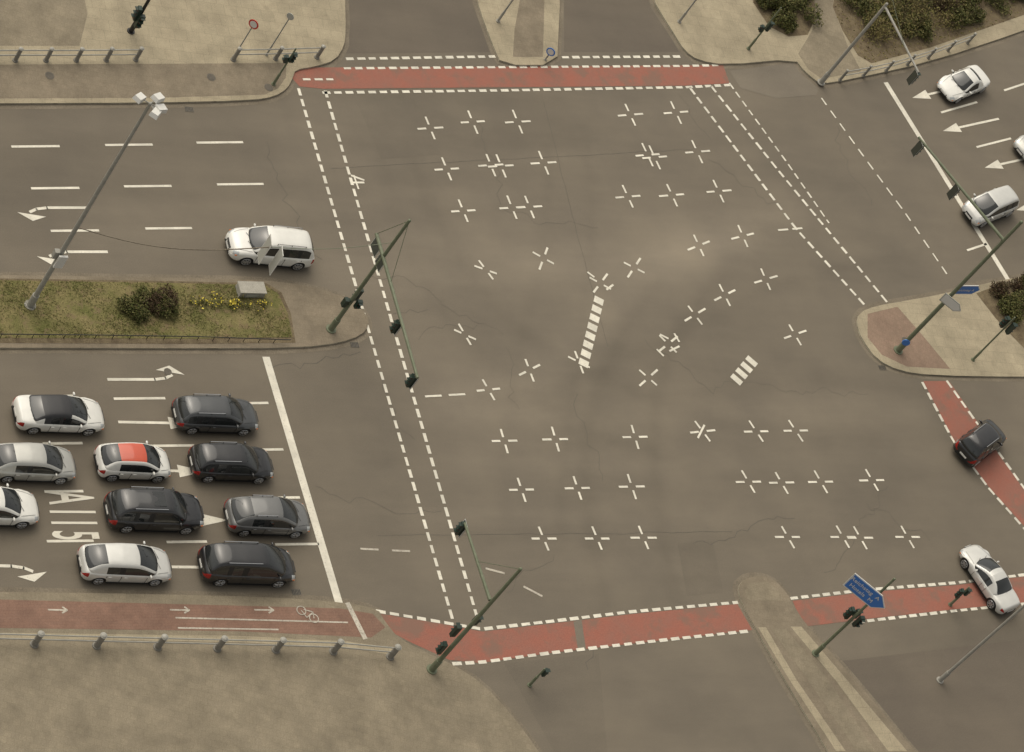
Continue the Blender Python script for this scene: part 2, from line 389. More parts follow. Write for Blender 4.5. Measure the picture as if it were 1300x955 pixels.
# ------------------------------------------------------------------ road markings
def dashes(mb, pts, dash, gap, w, mat=M_WHITE, z=.013, start=0.0):
    W = [P(u, v, 0) for u, v in pts]
    seg = []; tot = 0
    for a, b in zip(W[:-1], W[1:]): seg.append((tot, a, b)); tot += (b - a).length
    def at(s):
        for t0, a, b in reversed(seg):
            if s >= t0: return a.lerp(b, min(1, (s - t0) / (b - a).length))
        return seg[0][1]
    s = start
    while s < tot - dash * 0.5:
        l = dash * random.uniform(0.90, 1.06)
        a = at(s); b = at(min(tot, s + l)); a.z = b.z = z
        strip(mb, [a, b], w * random.uniform(0.85, 1.06), mat)
        s += dash + gap
def dl(mb, a, b, w, mat=M_WHITE, z=.013):
    A = P(*a, 0); B = P(*b, 0); A.z = B.z = z; strip(mb, [A, B], w, mat)

cw = MB(); D_, G_, W_ = 0.44, 0.30, 0.185
dashes(cw, [(379,113),(576,792)], D_, G_, W_)
dashes(cw, [(413,116),(609,796)], D_, G_, W_)
dashes(cw, [(876,112),(1010,290),(1098,388)], D_, G_, W_)
dashes(cw, [(903,110),(985,213),(1046,287),(1127,385)], D_, G_, W_)
dashes(cw, [(926,106),(1000,208),(1052,283)], D_*.9, G_, .13)
dashes(cw, [(440,75),(628,72)], D_, G_, W_)
dashes(cw, [(714,73),(868,72)], D_, G_, W_)
dashes(cw, [(437,87),(640,85.5),(868,84),(916,83)], D_, G_, .16, z=.016)
dashes(cw, [(385,101),(432,101)], D_, G_, .14, z=.016)
dashes(cw, [(410,118),(640,115),(870,111),(930,108)], D_, G_, W_)
dashes(cw, [(478,776),(560,790),(612,799),(700,789),(800,777),(936,765)], D_, G_, W_, z=.016)
dashes(cw, [(575,843),(612,841),(700,829),(850,812),(955,801)], D_, G_, W_, z=.016)
dashes(cw, [(1004,760),(1100,749),(1215,740),(1300,730),(1600,690)], D_, G_, W_, z=.016)
dashes(cw, [(1088,790),(1210,776),(1300,767),(1600,735)], D_, G_, W_, z=.016)
dashes(cw, [(1171,486),(1210,560),(1255,620),(1300,671),(1360,750)], D_, G_, W_, z=.016)
dashes(cw, [(1202,484),(1237,533),(1270,578),(1300,620),(1400,748)], D_, G_, W_, z=.016)
cw.obj("crosswalk_marking")

lm = MB()
dashes(lm, [(1043,125),(1095,197),(1150,272),(1210,360)], .55, .45, .12)
dl(lm, (1125,106), (1280,356), 0.36)
dl(lm, (338,455), (430,765), 0.42)
for r in [[(15,186,75),(134,184,193),(250,181,308)], [(40,239,100),(158,236.5,217),(276,234,334)], [(65,293,125),(185,290,243)],
          [(35,503,92),(145,506,209),(292,512,340)], [(55,563,104),(190,566,246),(308,571,359)], [(57,624,105),(330,632,380)],
          [(60,687,118),(212,688,262),(350,691,404)], [(-60,187,-25),(-80,239,-20)]]:
    for x0, y, x1 in r: dl(lm, (x0, y + .4), (x1, y - .2), 0.14)
for x0 in (458, 498): dl(lm, (x0, 697 + (x0-458)*.05), (x0 + 22, 698 + (x0-458)*.05), .11, M_WORN)
for x0 in (540,570): dl(lm, (x0, 503.5 - (x0-540)*.06), (x0 + 20, 502.5-(x0-540)*.06), .12)
for q in [((1195,143),(1240,130)),((1240,187),(1283,176)),((1228,318),(1252,310)),((1275,115),(1320,100))]: dl(lm, q[0], q[1], .14)
dl(lm, (440,768), (462,812), .26, M_WORN, K + .012)
for q in [((617,722),(640,728)),((665,745),(688,757))]: dl(lm, q[0], q[1], .12, M_WORN)
dl(lm,(446,223),(462,229),.12); dl(lm,(448,232),(462,232),.12,z=.0145); dl(lm,(449,223),(455,240),.1,z=.016)
lm.obj("lane_marking")

bp = MB(); zb_ = K + .010
dl(bp, (222,786), (440,792), .08, M_WORN, zb_)
dl(bp, (225,799), (352,801), .08, M_WORN, zb_)
for x0 in (60, 215, 322): dl(bp, (x0, 776), (x0 + 24, 776.5), .08, M_WORN, zb_ + .003)
for x0 in (84, 239, 346):
    dl(bp, (x0 - 6, 772.5), (x0, 776.5), .08, M_WORN, zb_ + .006); dl(bp, (x0 - 6, 780), (x0, 776.5), .08, M_WORN, zb_ + .009)
def ring(mb, c, r, w, z, mat, k=18):
    c = P(*c, 0)
    for i in range(k):
        a0, a1 = 2*math.pi*i/k, 2*math.pi*(i+1)/k
        mb.add([(c.x+math.cos(a)*q, c.y+math.sin(a)*q, z) for a, q in ((a0,r-w),(a0,r),(a1,r),(a1,r-w))], [(0,1,2,3)], mat)
ring(bp, (381,777), .26, .05, zb_+.02, M_WORN); ring(bp, (397,787), .26, .05, zb_+.02, M_WORN)
for q in [((381,777),(388,786)),((388,786),(396,779)),((384,776),(396,779)),((396,779),(397,787))]: dl(bp, q[0], q[1], .045, M_WORN, zb_+.024)
bp.obj("bike_path_marking")

def arrow_straight(mb, x0, x1, y, slope=0.02, z=.013):
    a = P(x0, y); b = P(x1, y + (x1 - x0) * slope); d = (b - a).normalized(); nn = Vector((-d.y, d.x, 0))
    hl = 1.5; e = b - d * hl
    def q(p): return (p.x, p.y, z)
    mb.add([q(a - nn*.075), q(e - nn*.075), q(e + nn*.075), q(a + nn*.075)], [(0,1,2,3)], M_WHITE)
    mb.add([q(e - nn*.36), q(b), q(e + nn*.36)], [(0,1,2)], M_WHITE)
def arrow_turn(mb, xs, xe, y, side, slope=0.02, z=.013):
    a = P(xs, y); b = P(xe, y + (xe - xs) * slope); d = (b - a).normalized(); nn = Vector((-d.y, d.x, 0)) * side
    L = (b - a).length
    pts = [(0,.0),(L-1.7,.0),(L-1.1,.08),(L-.7,.26)]
    for (s0,t0),(s1,t1) in zip(pts[:-1], pts[1:]):
        p0 = a + d*s0 + nn*t0; p1 = a + d*s1 + nn*t1; p0.z = p1.z = z
        strip(mb, [p0, p1], .16, M_WHITE)
    c = a + d*(L-.75) + nn*.22
    tri = [c + d*.75 + nn*.05, c + nn*.60 + d*.05, c - d*.75 + nn*.34]
    tri2 = [(p.x, p.y) for p in tri]
    if carea(tri2) < 0: tri2.reverse()
    mb.add([(p[0], p[1], z + .003) for p in tri2], [(0,1,2)], M_WHITE)
ar = MB()
arrow_turn(ar, 111, 20, 264, 1, 0.0); arrow_turn(ar, 136, 45, 320, 1, 0.0)
arrow_turn(ar, 137, 236, 482, 1, 0.0)
arrow_straight(ar, 150, 250, 536, .02); arrow_straight(ar, 165, 262, 597, .02); arrow_straight(ar, 205, 290, 659, .02)
arrow_straight(ar, 218, 300, 720, .01); arrow_straight(ar, 40, 120, 536, .02)
arrow_turn(ar, -30, 58, 718, -1, 0.02)
arrow_straight(ar, 1268, 1197, 151, -.22); arrow_straight(ar, 1310, 1250, 200, -.22); arrow_straight(ar, 1215, 1158, 112, -.22)
arrow_straight(ar, 1345, 1290, 255, -.22)
ar.obj("arrow_marking")

for ch, (u, v) in (("A", (62, 632)), ("1", (64, 650)), ("1", (66, 664)), ("5", (68, 680))):
    cu = bpy.data.curves.new("road_lettering", 'FONT'); cu.body = ch; cu.size = 1.0; cu.align_x = 'CENTER'; cu.offset = .012
    o = bpy.data.objects.new("road_lettering", cu); scene.collection.objects.link(o)
    p = P(u, v); o.location = (p.x, p.y, .0175); o.rotation_euler = (0, 0, -math.pi / 2); o.scale = (1.1, 3.3, 1)
    cu.materials.append(M_WHITE)

bk = MB()
def blocks(a, b, k, w, fill):
    A = P(*a); B = P(*b); d = (B - A).normalized(); l = (B - A).length / (k - 1) * fill
    for i in range(k):
        c = A.lerp(B, i / (k - 1)); c.z = .0145
        q = Vector((-d.y, d.x, 0)) * w / 2
        bk.add([c - d*l/2 - q, c + d*l/2 - q, c + d*l/2 + q, c - d*l/2 + q], [(0,1,2,3)], M_WHITE)
blocks((760,382), (741,461), 8, .58, .68)
blocks((954,459), (935,482), 4, .72, .62)
bk.obj("block_marking")

cr = MB(); zc_i = [0]
def cross(u, v, d1=(1, -.03), d2=(.28, .96), i0=5.5, i1=15.5):
    for d in (d1, d2):
        l = math.hypot(*d); d = (d[0] / l, d[1] / l)
        for s in (-1, 1):
            zc_i[0] = (zc_i[0] + 1) % 5; j = random.uniform(-.8, .8)
            dl(cr, (u + s*d[0]*i0, v + s*d[1]*i0), (u + s*d[0]*(i1+j), v + s*d[1]*(i1+j)), .125, M_WHITE, .0125 + zc_i[0]*.0012)
LV = (.28, .96)
for u, v in [(546,163),(600,155),(657,155),(567,215),(623,210),(636,211),(690,207),(588,268),(650,264),(672,263)]: cross(u, v, (1,-.06), (.38,.92))
for u, v in [(800,146),(858,143),(822,197),(831,200),(885,193),(797,250),(853,248),(912,243)]: cross(u, v, (1,-.08), (.42,.9))
for u, v in [(640,560),(705,558),(806,555),(960,548),(1010,547)]: cross(u, v, (1,-.02), LV if u < 900 else (.55,.83))
cross(892,548,(1,-.1),(.6,.8)); dl(cr,(886,556),(894,540),.12)
for u, v in [(662,622),(733,620),(802,618)]: cross(u, v, (1,-.02), (.32,.95))
for u, v in [(950,612),(992,613),(1042,612),(1107,610)]: cross(u, v, (1,-.02), (.5,.86))
for u, v in [(690,684),(758,684),(817,683)]: cross(u, v, (1,.0), (.38,.92))
for u, v in [(1000,682),(1070,682),(1092,683),(1152,682)]: cross(u, v, (1,.0), (.5,.86))
for u, v, a, b in [(617,343,(1,.35),(.6,.8)),(690,328,(1,.55),(.35,-.93)),(805,340,(1,.5),(.55,-.83)),(887,312,(1,-.4),(.42,.9)),
                   (943,300,(1,-.25),(.4,.92)),(972,355,(1,-.3),(.4,.92)),(920,375,(1,-.5),(.45,.9)),(882,400,(1,-.6),(.6,.8)),
                   (848,437,(1,-.8),(.7,.7)),(823,480,(1,-.9),(.75,.66)),(1009,425,(1,-.35),(.5,.86)),(590,425,(1,.45),(.5,.86)),
                   (672,470,(1,-.5),(.35,.93)),(620,495,(1,-.1),(.5,.86)),(735,460,(1,.5),(.35,.93)),(762,360,(.6,-.8),(1,.55))]:
    cross(u, v, a, b, 5.5, 14.5)
for q in [((838,425),(848,430)),((850,446),(862,440)),((834,444),(842,452)),((856,424),(862,434)),((746,346),(754,352)),((770,368),(778,362)),
          ((988,292.5),(1000,291.5)),((1006,291),(1018,290))]: dl(cr, q[0], q[1], .12, z=.0195)
cr.obj("junction_guide_marking")

def manhole(u, v, r=0.32, z=0.0):
    mb = MB(); c = P(u, v); k = 20
    mb.tube((c.x, c.y, z - .05), (c.x, c.y, z + .012), r, r, M_IRON, k)
    mb.tube((c.x, c.y, z + .012), (c.x, c.y, z + .02), r * .82, r * .78, M_CRACK, k)
    mb.obj("manhole_cover")
for u, v, z in [(267,100,K+.004),(340,113,K+.004),(213,472,0),(1148,434,K),(62,98,K+.004)]: manhole(u, v, .26, z)
def drain(u, v, z=.0):
    mb = MB(); c = P(u, v); mb.box((c.x, c.y, z + .006), (.5, .35, .016), M_IRON)
    for i in range(6): mb.box((c.x - .2 + i*.08, c.y, z + .018), (.03, .28, .008), M_BLACK)
    mb.obj("drain_grate")
for u, v in [(450,438),(1120,467),(240,139),(376,752)]: drain(u, v)

# ------------------------------------------------------------------ vegetation
def in_poly(px, py, poly):
    ins = np.zeros(len(px), bool); k = len(poly)
    for i in range(k):
        x0, y0 = poly[i][0], poly[i][1]; x1, y1 = poly[(i+1) % k][0], poly[(i+1) % k][1]
        c = ((y0 > py) != (y1 > py)) & (px < (x1 - x0) * (py - y0) / (y1 - y0 + 1e-12) + x0); ins ^= c
    return ins
def sample_poly(poly, k):
    xs = [p[0] for p in poly]; ys = [p[1] for p in poly]; out = np.zeros((0, 2))
    while len(out) < k:
        q = np.stack([np.random.uniform(min(xs), max(xs), k * 2), np.random.uniform(min(ys), max(ys), k * 2)], 1)
        out = np.vstack([out, q[in_poly(q[:, 0], q[:, 1], poly)]])
    return out[:k]
def quads(name, C, size, mat, flat=0.5, asp=0.5):
    k = len(C); a = np.random.normal(size=(k, 3)); a[:, 2] *= flat; a /= np.linalg.norm(a, axis=1)[:, None]
    r = np.random.normal(size=(k, 3)); b = np.cross(a, r); b /= np.linalg.norm(b, axis=1)[:, None]
    s = (size * np.random.uniform(.6, 1.4, k))[:, None]
    a = a * s; b = b * s * asp
    Vt = np.stack([C - a, C - b, C + a, C + b], 1).reshape(-1, 3)
    Ft = np.arange(4 * k).reshape(-1, 4)
    me = bpy.data.meshes.new(name); me.from_pydata(Vt.tolist(), [], Ft.tolist()); me.materials.append(mat)
    o = bpy.data.objects.new(name, me); scene.collection.objects.link(o); return o
def shrub(name, poly_px, base, hmax, k, size, mat, lumps=30, lr=(0.4, 0.9), twig=True):
    w = world_poly(poly_px, 0, 0); L = sample_poly(w, lumps)
    C = []; per = k // lumps
    tw = MB()
    for x, y in L:
        r = random.uniform(*lr); h = random.uniform(.45, 1) * hmax
        d = np.random.normal(size=(per, 3)); d /= np.linalg.norm(d, axis=1)[:, None]
        rad = np.random.uniform(.35, 1.0, per) ** 0.6
        ang = np.arctan2(d[:, 1], d[:, 0]); rad *= 1 + .25 * np.sin(ang * 3 + x * 5) + .15 * np.sin(ang * 7 + y * 3)
        q = d * rad[:, None] * np.array([r, r, h * .5]) + np.array([x, y, base + h * .5]); q[:, 2] = np.maximum(q[:, 2], base + .02)
        C.append(q)
        if twig:
            for _ in range(7):
                e = Vector((x + random.uniform(-1, 1) * r, y + random.uniform(-1, 1) * r, base + h * random.uniform(.8, 1.15)))
                tw.tube((x, y, base), e, .018, .006, M_SOIL, 4, False)
    o = quads(name, np.vstack(C), size, mat)
    if twig and tw.v: tw.obj("twigs", parent=o)
    return o
GP = [(-900,352),(0,358),(200,361),(335,364),(352,375),(364,400),(370,430),(250,432),(0,431),(-900,431)]
sheet("soil_border", [(-900,349),(0,355.5),(200,358.5),(337,361.5),(356,373),(368,400),(374,437),(250,438.5),(0,437.5),(-900,437.5)], K+.008, M_SOIL)
sheet("lawn", GP, K + .02, M_GRASS)
wl = world_poly([(-150,356),(0,358),(200,361),(335,364),(352,375),(364,400),(368,430),(0,431),(-150,431)], 0, 0)
pts = sample_poly(wl, 22000)
dens = np.sin(pts[:, 0]*1.1)*np.sin(pts[:, 1]*1.7+pts[:, 0]*.4) + np.random.normal(size=len(pts))*.6
pts = pts[dens > -.05]
quads("grass", np.column_stack([pts, np.full(len(pts), K + .05)]), .06, M_TUFT, 1.2, .25)
shrub("low_shrub", [(150,382),(165,374),(200,376),(216,388),(210,402),(172,405),(152,398)], K, .7, 7000, .06, M_LEAF1, 16, (.3, .6))
shrub("barberry_shrub", [(180,378),(205,374),(218,386),(214,400),(196,402),(184,392)], K, .75, 5000, .055, M_LEAF2, 11, (.3, .5))
dc = []; ds = []
for i in range(70):
    u = random.uniform(238, 336); v = 386 + (u - 238) * .06 + random.gauss(0, 4.0) 
    p = P(u, v); s = random.uniform(.6, 1)
    for _ in range(14): ds.append((p.x + random.gauss(0, .08), p.y + random.gauss(0, .08), K + random.uniform(.03, .25)))
    for _ in range(random.choice([1, 2, 3])): dc.append((p.x + random.gauss(0, .09), p.y + random.gauss(0, .09), K + random.uniform(.24, .36)))
fo = quads("daffodil_bed", np.array(ds), .07, M_TUFT, 2.0, .3)
fl = quads("blossoms", np.array(dc), .05, M_DAFF, .4, .8); fl.parent = fo
S1 = [(950,-80),(955,5),(975,35),(1000,48),(1024,46),(1034,25),(1028,-80)]
S2 = [(1066,-60),(1056,10),(1068,40),(1088,72),(1105,82),(1180,62),(1300,20),(1600,-90),(1600,-200),(1066,-200)]
S3 = [(1238,374),(1265,364),(1300,358),(1500,340),(1500,440),(1310,455),(1285,430),(1262,405)]
for s in (S1, S2, S3): sheet("soil_bed", s, K + .008, M_SOIL)
shrub("shrubbery", [(958,-60),(960,5),(978,30),(1000,42),(1020,40),(1028,22),(1022,-60)], K, 1.2, 26000, .075, M_LEAF1, 48, (.4, .9))
shrub("shrubbery", [(1070,-60),(1062,10),(1074,36),(1090,55),(1110,64),(1180,46),(1300,5),(1420,-60),(1400,-100)], K, 1.2, 60000, .075, M_LEAF1, 140, (.45, 1.0))
shrub("forsythia_shrub", [(1075,-40),(1072,5),(1085,50),(1130,56),(1200,35),(1230,-5),(1200,-40)], K, 1.6, 14000, .055, M_LEAF3, 56, (.5, 1.0))
shrub("barberry_shrub", [(1180,20),(1240,15),(1300,-10),(1340,-40),(1240,-40),(1180,-10)], K, 1.3, 9000, .06, M_LEAF2, 26, (.5, .9))
shrub("shrubbery", [(1246,378),(1270,368),(1300,363),(1400,356),(1400,425),(1310,440),(1288,418),(1265,400)], K, .9, 20000, .07, M_LEAF1, 30, (.4, .8))
shrub("barberry_shrub", [(1246,376),(1275,366),(1310,362),(1310,385),(1280,390)], K, .9, 6000, .06, M_LEAF2, 12, (.35, .6))
wl = world_poly(S2, 0, 0); pts = sample_poly(wl, 9000)
quads("leaf_litter", np.column_stack([pts, np.full(len(pts), K + .03)]), .06, M_LEAF3, .1, .6)

# ------------------------------------------------------------------ street furniture
def frame_dir(u, v, du, dv, z=0):
    d = P(u + du, v + dv, z) - P(u, v, z); d.z = 0; return d.normalized()
TOCAM = -Gd
def at_pole(base, pt, z0=K):
    b = P(*base, z0); return Vector((b.x, b.y, hgt(base, pt, z0)))
def signal(mb, c, face, lens=3, mat=M_SIGD, s=1.0, board=False):
    f = Vector((face.x, face.y, 0)).normalized(); r = Vector((-f.y, f.x, 0)); rot = Matrix((r, f, Vector((0, 0, 1)))).transposed()
    h = .28 * lens * s
    mb.box(c, (.28*s, .20*s, h), mat, rot)
    if board:
        mb.box(c - f*.125*s, (.46*s, .03, h + .14*s), M_SIGBACK, rot)
        for sg in (-1, 1):
            mb.box(c - f*.105*s + r*.225*s*sg, (.03, .012, h + .14*s), M_SWHITE, rot); mb.box(c - f*.105*s + Vector((0,0,(h*.5+.055*s)*sg)), (.42*s, .012, .03), M_SWHITE, rot)
    for i in range(lens):
        q = c + Vector((0, 0, (i - (lens-1)/2) * .27 * s)); mb.tube(q + f*.09*s, q + f*.115*s, .10*s, .10*s, M_LENS, 10)
        mb.box(q + f*.17*s + Vector((0, 0, .10*s)), (.22*s, .16*s, .02), mat, rot)
def panel(mb, c, rdir, w, h, mat, t=.05, border=None, upv=Vector((0, 0, 1))):
    r = rdir.normalized(); f = r.cross(upv).normalized(); rot = Matrix((r, f, upv)).transposed()
    mb.box(c, (w, t, h), mat, rot)
    if border: mb.box(c - f*0.004, (w + .08, t*.6, h + .08), border, rot)
    return f

def mast(name, base, top, mat=M_GPOLE, r=(.13, .085), z0=K):
    mb = MB(); b = P(*base, z0); h = hgt(base, top, z0); t = Vector((b.x, b.y, h))
    mb.tube(b, t, r[0], r[1], mat, 12); mb.tube(b, b + Vector((0, 0, .9)), r[0]*1.35, r[0]*1.3, mat, 12)
    mb.tube(b, b + Vector((0, 0, .05)), r[0]*2.2, r[0]*2.2, mat, 12); mb.ball(t, r[1]*1.1, mat, 10, 6)
    return mb, b, t
def armpts(base, att, a, b):
    z = at_pole(base, att).z; return P(*a, z), P(*b, z), z

B = (420,418); mb, b, t = mast("m", B, (520,280))
a0, a1, z = armpts(B, (487,325), (478,297), (530,480)); mb.tube(a0, a1, .10, .08, M_GPOLE, 10)
mb.path([t, (a0 + (a1-a0)*.35)], .018, M_GPOLE)
mb.path([t, a0], .018, M_GPOLE)
fE = Vector((1, 0.0, 0)); fW = -fE
for k in (.60, .97):
    c = a0.lerp(a1, k) - Vector((0, 0, .62)); signal(mb, c, fW, 3, board=True); mb.tube(c + Vector((0, 0, .4)), c + Vector((0, 0, .62)), .03, .03, M_GPOLE, 6)
panel(mb, a0.lerp(a1, .06) + Vector((0, 0, -.4)), Vector((0,1,0)), .75, .7, M_SIGBACK, .05, M_SGREY)
panel(mb, a0.lerp(a1, .17) + Vector((0, 0, -.4)), Vector((0,1,0)), .65, .7, M_SIGBACK, .05, M_SGREY)
c = at_pole(B, (447,380)); signal(mb, c + Vector((.3, .2, .2)), fW, 3); signal(mb, c + Vector((.25, -.3, 0)), Vector((0, -1, 0)), 2); signal(mb, c + Vector((-.3,0,-.3)), fE, 2)
mb.obj("traffic_light_mast", True)

B = (548,850); mb, b, t = mast("m", B, (658,720))
a0, a1, z = armpts(B, (622,762), (622,762), (590,664)); mb.tube(a0, a1, .09, .07, M_GPOLE, 10); mb.path([t, a0.lerp(a1, .5)], .018, M_GPOLE)
c = a1 - Vector((0, 0, .5)); signal(mb, c, fW, 3, board=True)
for q, f in (((570,824), fW), ((582,808), Vector((0, 1, 0))), ((600,788), fE)):
    c = at_pole(B, q); signal(mb, c + Vector((f.x, f.y, 0))*.28 + Vector((-.1, .1, 0)), f, 3 if q[0] < 590 else 2)
mb.obj("traffic_light_mast", True)

def text(parent, body, c, rdir, size, mat):
    cu = bpy.data.curves.new("lettering", 'FONT'); cu.body = body; cu.size = size; cu.align_x = 'CENTER'; cu.align_y = 'CENTER'; cu.extrude = .003
    o = bpy.data.objects.new("lettering", cu); scene.collection.objects.link(o); cu.materials.append(mat)
    up = Vector((0, 0, 1)); n_ = rdir.cross(up)
    Mx = Matrix((rdir, up, n_)).transposed().to_4x4(); Mx.translation = c + n_ * .045
    o.matrix_world = Mx; o.parent = parent; return o
def arrow_sign(mb, c, r, w, h, mat=M_BLUE, border=M_SWHITE):
    up = Vector((0, 0, 1)); n_ = r.cross(up)
    for k, (m, d, o) in enumerate(((border, .07, 0.0), (mat, 0.0, .012))):
        out = [(-w/2-d, -h/2-d), (w/2, -h/2-d), (w/2+h*.45+d, 0), (w/2, h/2+d), (-w/2-d, h/2+d)]
        fr = [c + r*x + up*y + n_*(.02 + o) for x, y in out]; bk_ = [c + r*x + up*y - n_*.02 for x, y in out]
        kk = len(out)
        mb.add(fr + bk_, [tuple(range(kk)), tuple(range(2*kk-1, kk-1, -1))] + [(i, i+kk, (i+1) % kk + kk, (i+1) % kk) for i in range(kk)], m if k else border)

B = (1035,830); mb, b, t = mast("m", B, (1135,735), r=(.10, .07))
c = at_pole(B, (1084,784)); signal(mb, c + Vector((-.2, .25, 0)), fW, 3); signal(mb, c + Vector((.2, -.25, 0)), Vector((0, -1, 0)), 3); signal(mb, c + Vector((.25, .2, 0)), fE, 2)
zs = at_pole(B, (1115,754)).z; cs = P(1096, 750, zs)
arrow_sign(mb, cs, R0, 1.75, 1.05)
mb.tube(Vector((t.x, t.y, zs)), cs, .03, .03, M_GPOLE, 6)
o = mb.obj("traffic_light_mast", True)
text(o, "Reichstag  A", cs + Vector((0,0,.24)), R0, .36, M_SWHITE); text(o, "Hotels  M", cs - Vector((0,0,.20)), R0, .36, M_SWHITE)

B = (1140,445); mb, b, t = mast("m", B, (1297,283), r=(.14, .095))
a0, a1, z = armpts(B, (1275,306), (1275,306), (1166,174)); mb.tube(a0, a1, .095, .07, M_GPOLE, 10)
for k in (.52, .94):
    c = a0.lerp(a1, k) - Vector((0, 0, .5)); signal(mb, c, fE, 3, board=True); mb.tube(c, c + Vector((0, 0, .5)), .03, .03, M_GPOLE, 6)
zs = at_pole(B, (1212,371)).z; X1 = Vector((1, .05, 0)).normalized(); cs = P(1225, 368, zs)
arrow_sign(mb, cs, X1, 1.45, .70)
cs2 = P(1206, 384, zs - .6); arrow_sign(mb, cs2, R0, .95, .55, M_SWHITE, M_SGREY)
c = at_pole(B, (1152,433)); mb.tube(c + Vector((-.12, -.1, 0)), c + Vector((-.14, -.14, 0)), .24, .24, M_BLUE, 16)
o = mb.obj("traffic_light_mast", True); text(o, "Reichstag A", cs, X1, .28, M_SWHITE)
B = (1235,457); mb, b, t = mast("m", B, (1287,402), r=(.06, .05)); c = at_pole(B, (1277,412)); signal(mb, c + Vector((-.05, .25, 0)), fW, 3); signal(mb, c + Vector((.2,-.2,0)), fE, 3)
mb.obj("pedestrian_signal", True)

B = (1042,105); mb, b, t = mast("m", B, (1125,5), M_METAL, (.12, .09))
z = t.z - .2; a0 = P(1121, 9, z); a1 = P(1166, 92, z); mb.tube(Vector((b.x, b.y, z)), a1, .08, .065, M_METAL, 10); mb.path([t + Vector((0,0,.6)), a1.lerp(a0, .4)], .015, M_GPOLE)
c = a1 - Vector((0, 0, .5)); signal(mb, c, fE, 3, board=True)
mb.obj("traffic_light_mast", True)

B = (38,388); mb, b, t = mast("m", B, (192,132), M_METAL, (.14, .08))
for dx, dy, dz in ((-.45, .3, 0), (.45, .35, .05), (.2, -.45, -.1), (.55, -.1, -.15)):
    c = t + Vector((dx, dy, dz)); mb.tube(t, c, .03, .03, M_METAL, 6)
    rot = Matrix.Rotation(random.uniform(.2, .9), 3, 'Z') @ Matrix.Rotation(.25, 3, 'Y')
    mb.box(c, (.62, .42, .22), M_SWHITE, rot, .85); mb.box(c - Vector((0, 0, .125)), (.5, .34, .03), M_LAMPG, rot)
cc = at_pole(B, (76,326)); mb.box(cc + Vector((.05, -.25, -.1)), (.45, .12, .9), M_SWHITE); mb.box(cc + Vector((-.25, 0, .2)), (.25, .25, .5), M_METAL)
mb.obj("street_lamp", True)
pA = at_pole(B, (100,290)); pB = at_pole((420,418), (500,308)); mb = MB(); pts = []
sgn = P(340, 322, pA.z - 1.0)
for i in range(13):
    q = pA.lerp(sgn + Vector((0, 0, .55)), i / 12); q.z -= .9 * math.sin(math.pi * i / 12) ; pts.append(q)
mb.path(pts, .03, M_GUTTER, 5)
pts = [(sgn + Vector((0, 0, .55))).lerp(pB, i / 8) - Vector((0, 0, .35*math.sin(math.pi*i/8))) for i in range(9)]; mb.path(pts, .015, M_GPOLE, 5)
panel(mb, sgn + Vector((-.1, .25, 0)), Vector((.15,1,0)), .62, 1.6, M_SGREY, .05, M_SWHITE); panel(mb, sgn + Vector((.35, -.42, 0)), Vector((.15,1,0)), .55, 1.6, M_SGREY, .05, M_SWHITE)
mb.obj("hanging_sign", False)

mb, b, t = mast("m", (1193,864), (1345,708), M_METAL, (.10, .06), 0.0)
mb.tube(t, t + Vector((1.2, .6, .2)), .05, .04, M_METAL, 8); mb.box(t + Vector((1.5, .75, .18)), (.8, .3, .15), M_SGREY, Matrix.Rotation(.46, 3, 'Z'))
mb.obj("street_lamp", True)
def small(name, base, top, sigs, mat=M_GPOLE, z0=K, r=(.06, .045)):
    mb, b, t = mast("m", base, top, mat, r, z0)
    for q, f, l in sigs:
        c = at_pole(base, q, z0); signal(mb, c + f*.2, f, l, s=.85)
    mb.obj(name, True)
small("pedestrian_signal", (347,107), (379,64), [((369,76), fW, 2), ((373,71), Vector((0,-1,0)), 3)])
small("pedestrian_signal", (950,62), (993,11), [((974,34), fE, 3), ((972,38), fW, 2)])
small("pedestrian_signal", (1206,768), (1228,744), [((1222,750), fE, 2), ((1220,752), fW, 3)], z0=0.0)
small("pedestrian_signal", (672,870), (690,848), [((686,853), fE, 2)], z0=0.0)
small("street_lamp", (862,28), (905,-25), [], M_METAL); small("street_lamp", (632,27), (675,-25), [], M_METAL)
def roundsign(base, top, mat_rim, mat_in, r=.30):
    mb, b, t = mast("m", base, top, M_METAL, (.04, .035)); f = TOCAM
    mb.tube(t + f*.05, t + f*.08, r, r, mat_rim, 20); mb.tube(t + f*.08, t + f*.09, r*.72, r*.72, mat_in, 20)
    mb.obj("traffic_sign", True)
roundsign((297,72), (326,32), M_SRED, M_SWHITE); roundsign((692,76), (698,64), M_BLUE, M_SWHITE, .28)
roundsign((338,70), (378,26), M_SGREY, M_SGREY, .22)
mb, b, t = mast("m", (166,40), (196,-10), M_BLACK, (.10, .09)); signal(mb, b.lerp(t, .45) + fW*.2, fW, 3, s=1.1); signal(mb, b.lerp(t, .35) + Vector((0,-.25,0)), Vector((0,-1,0)), 3, s=1.1); mb.obj("pedestrian_signal", True)

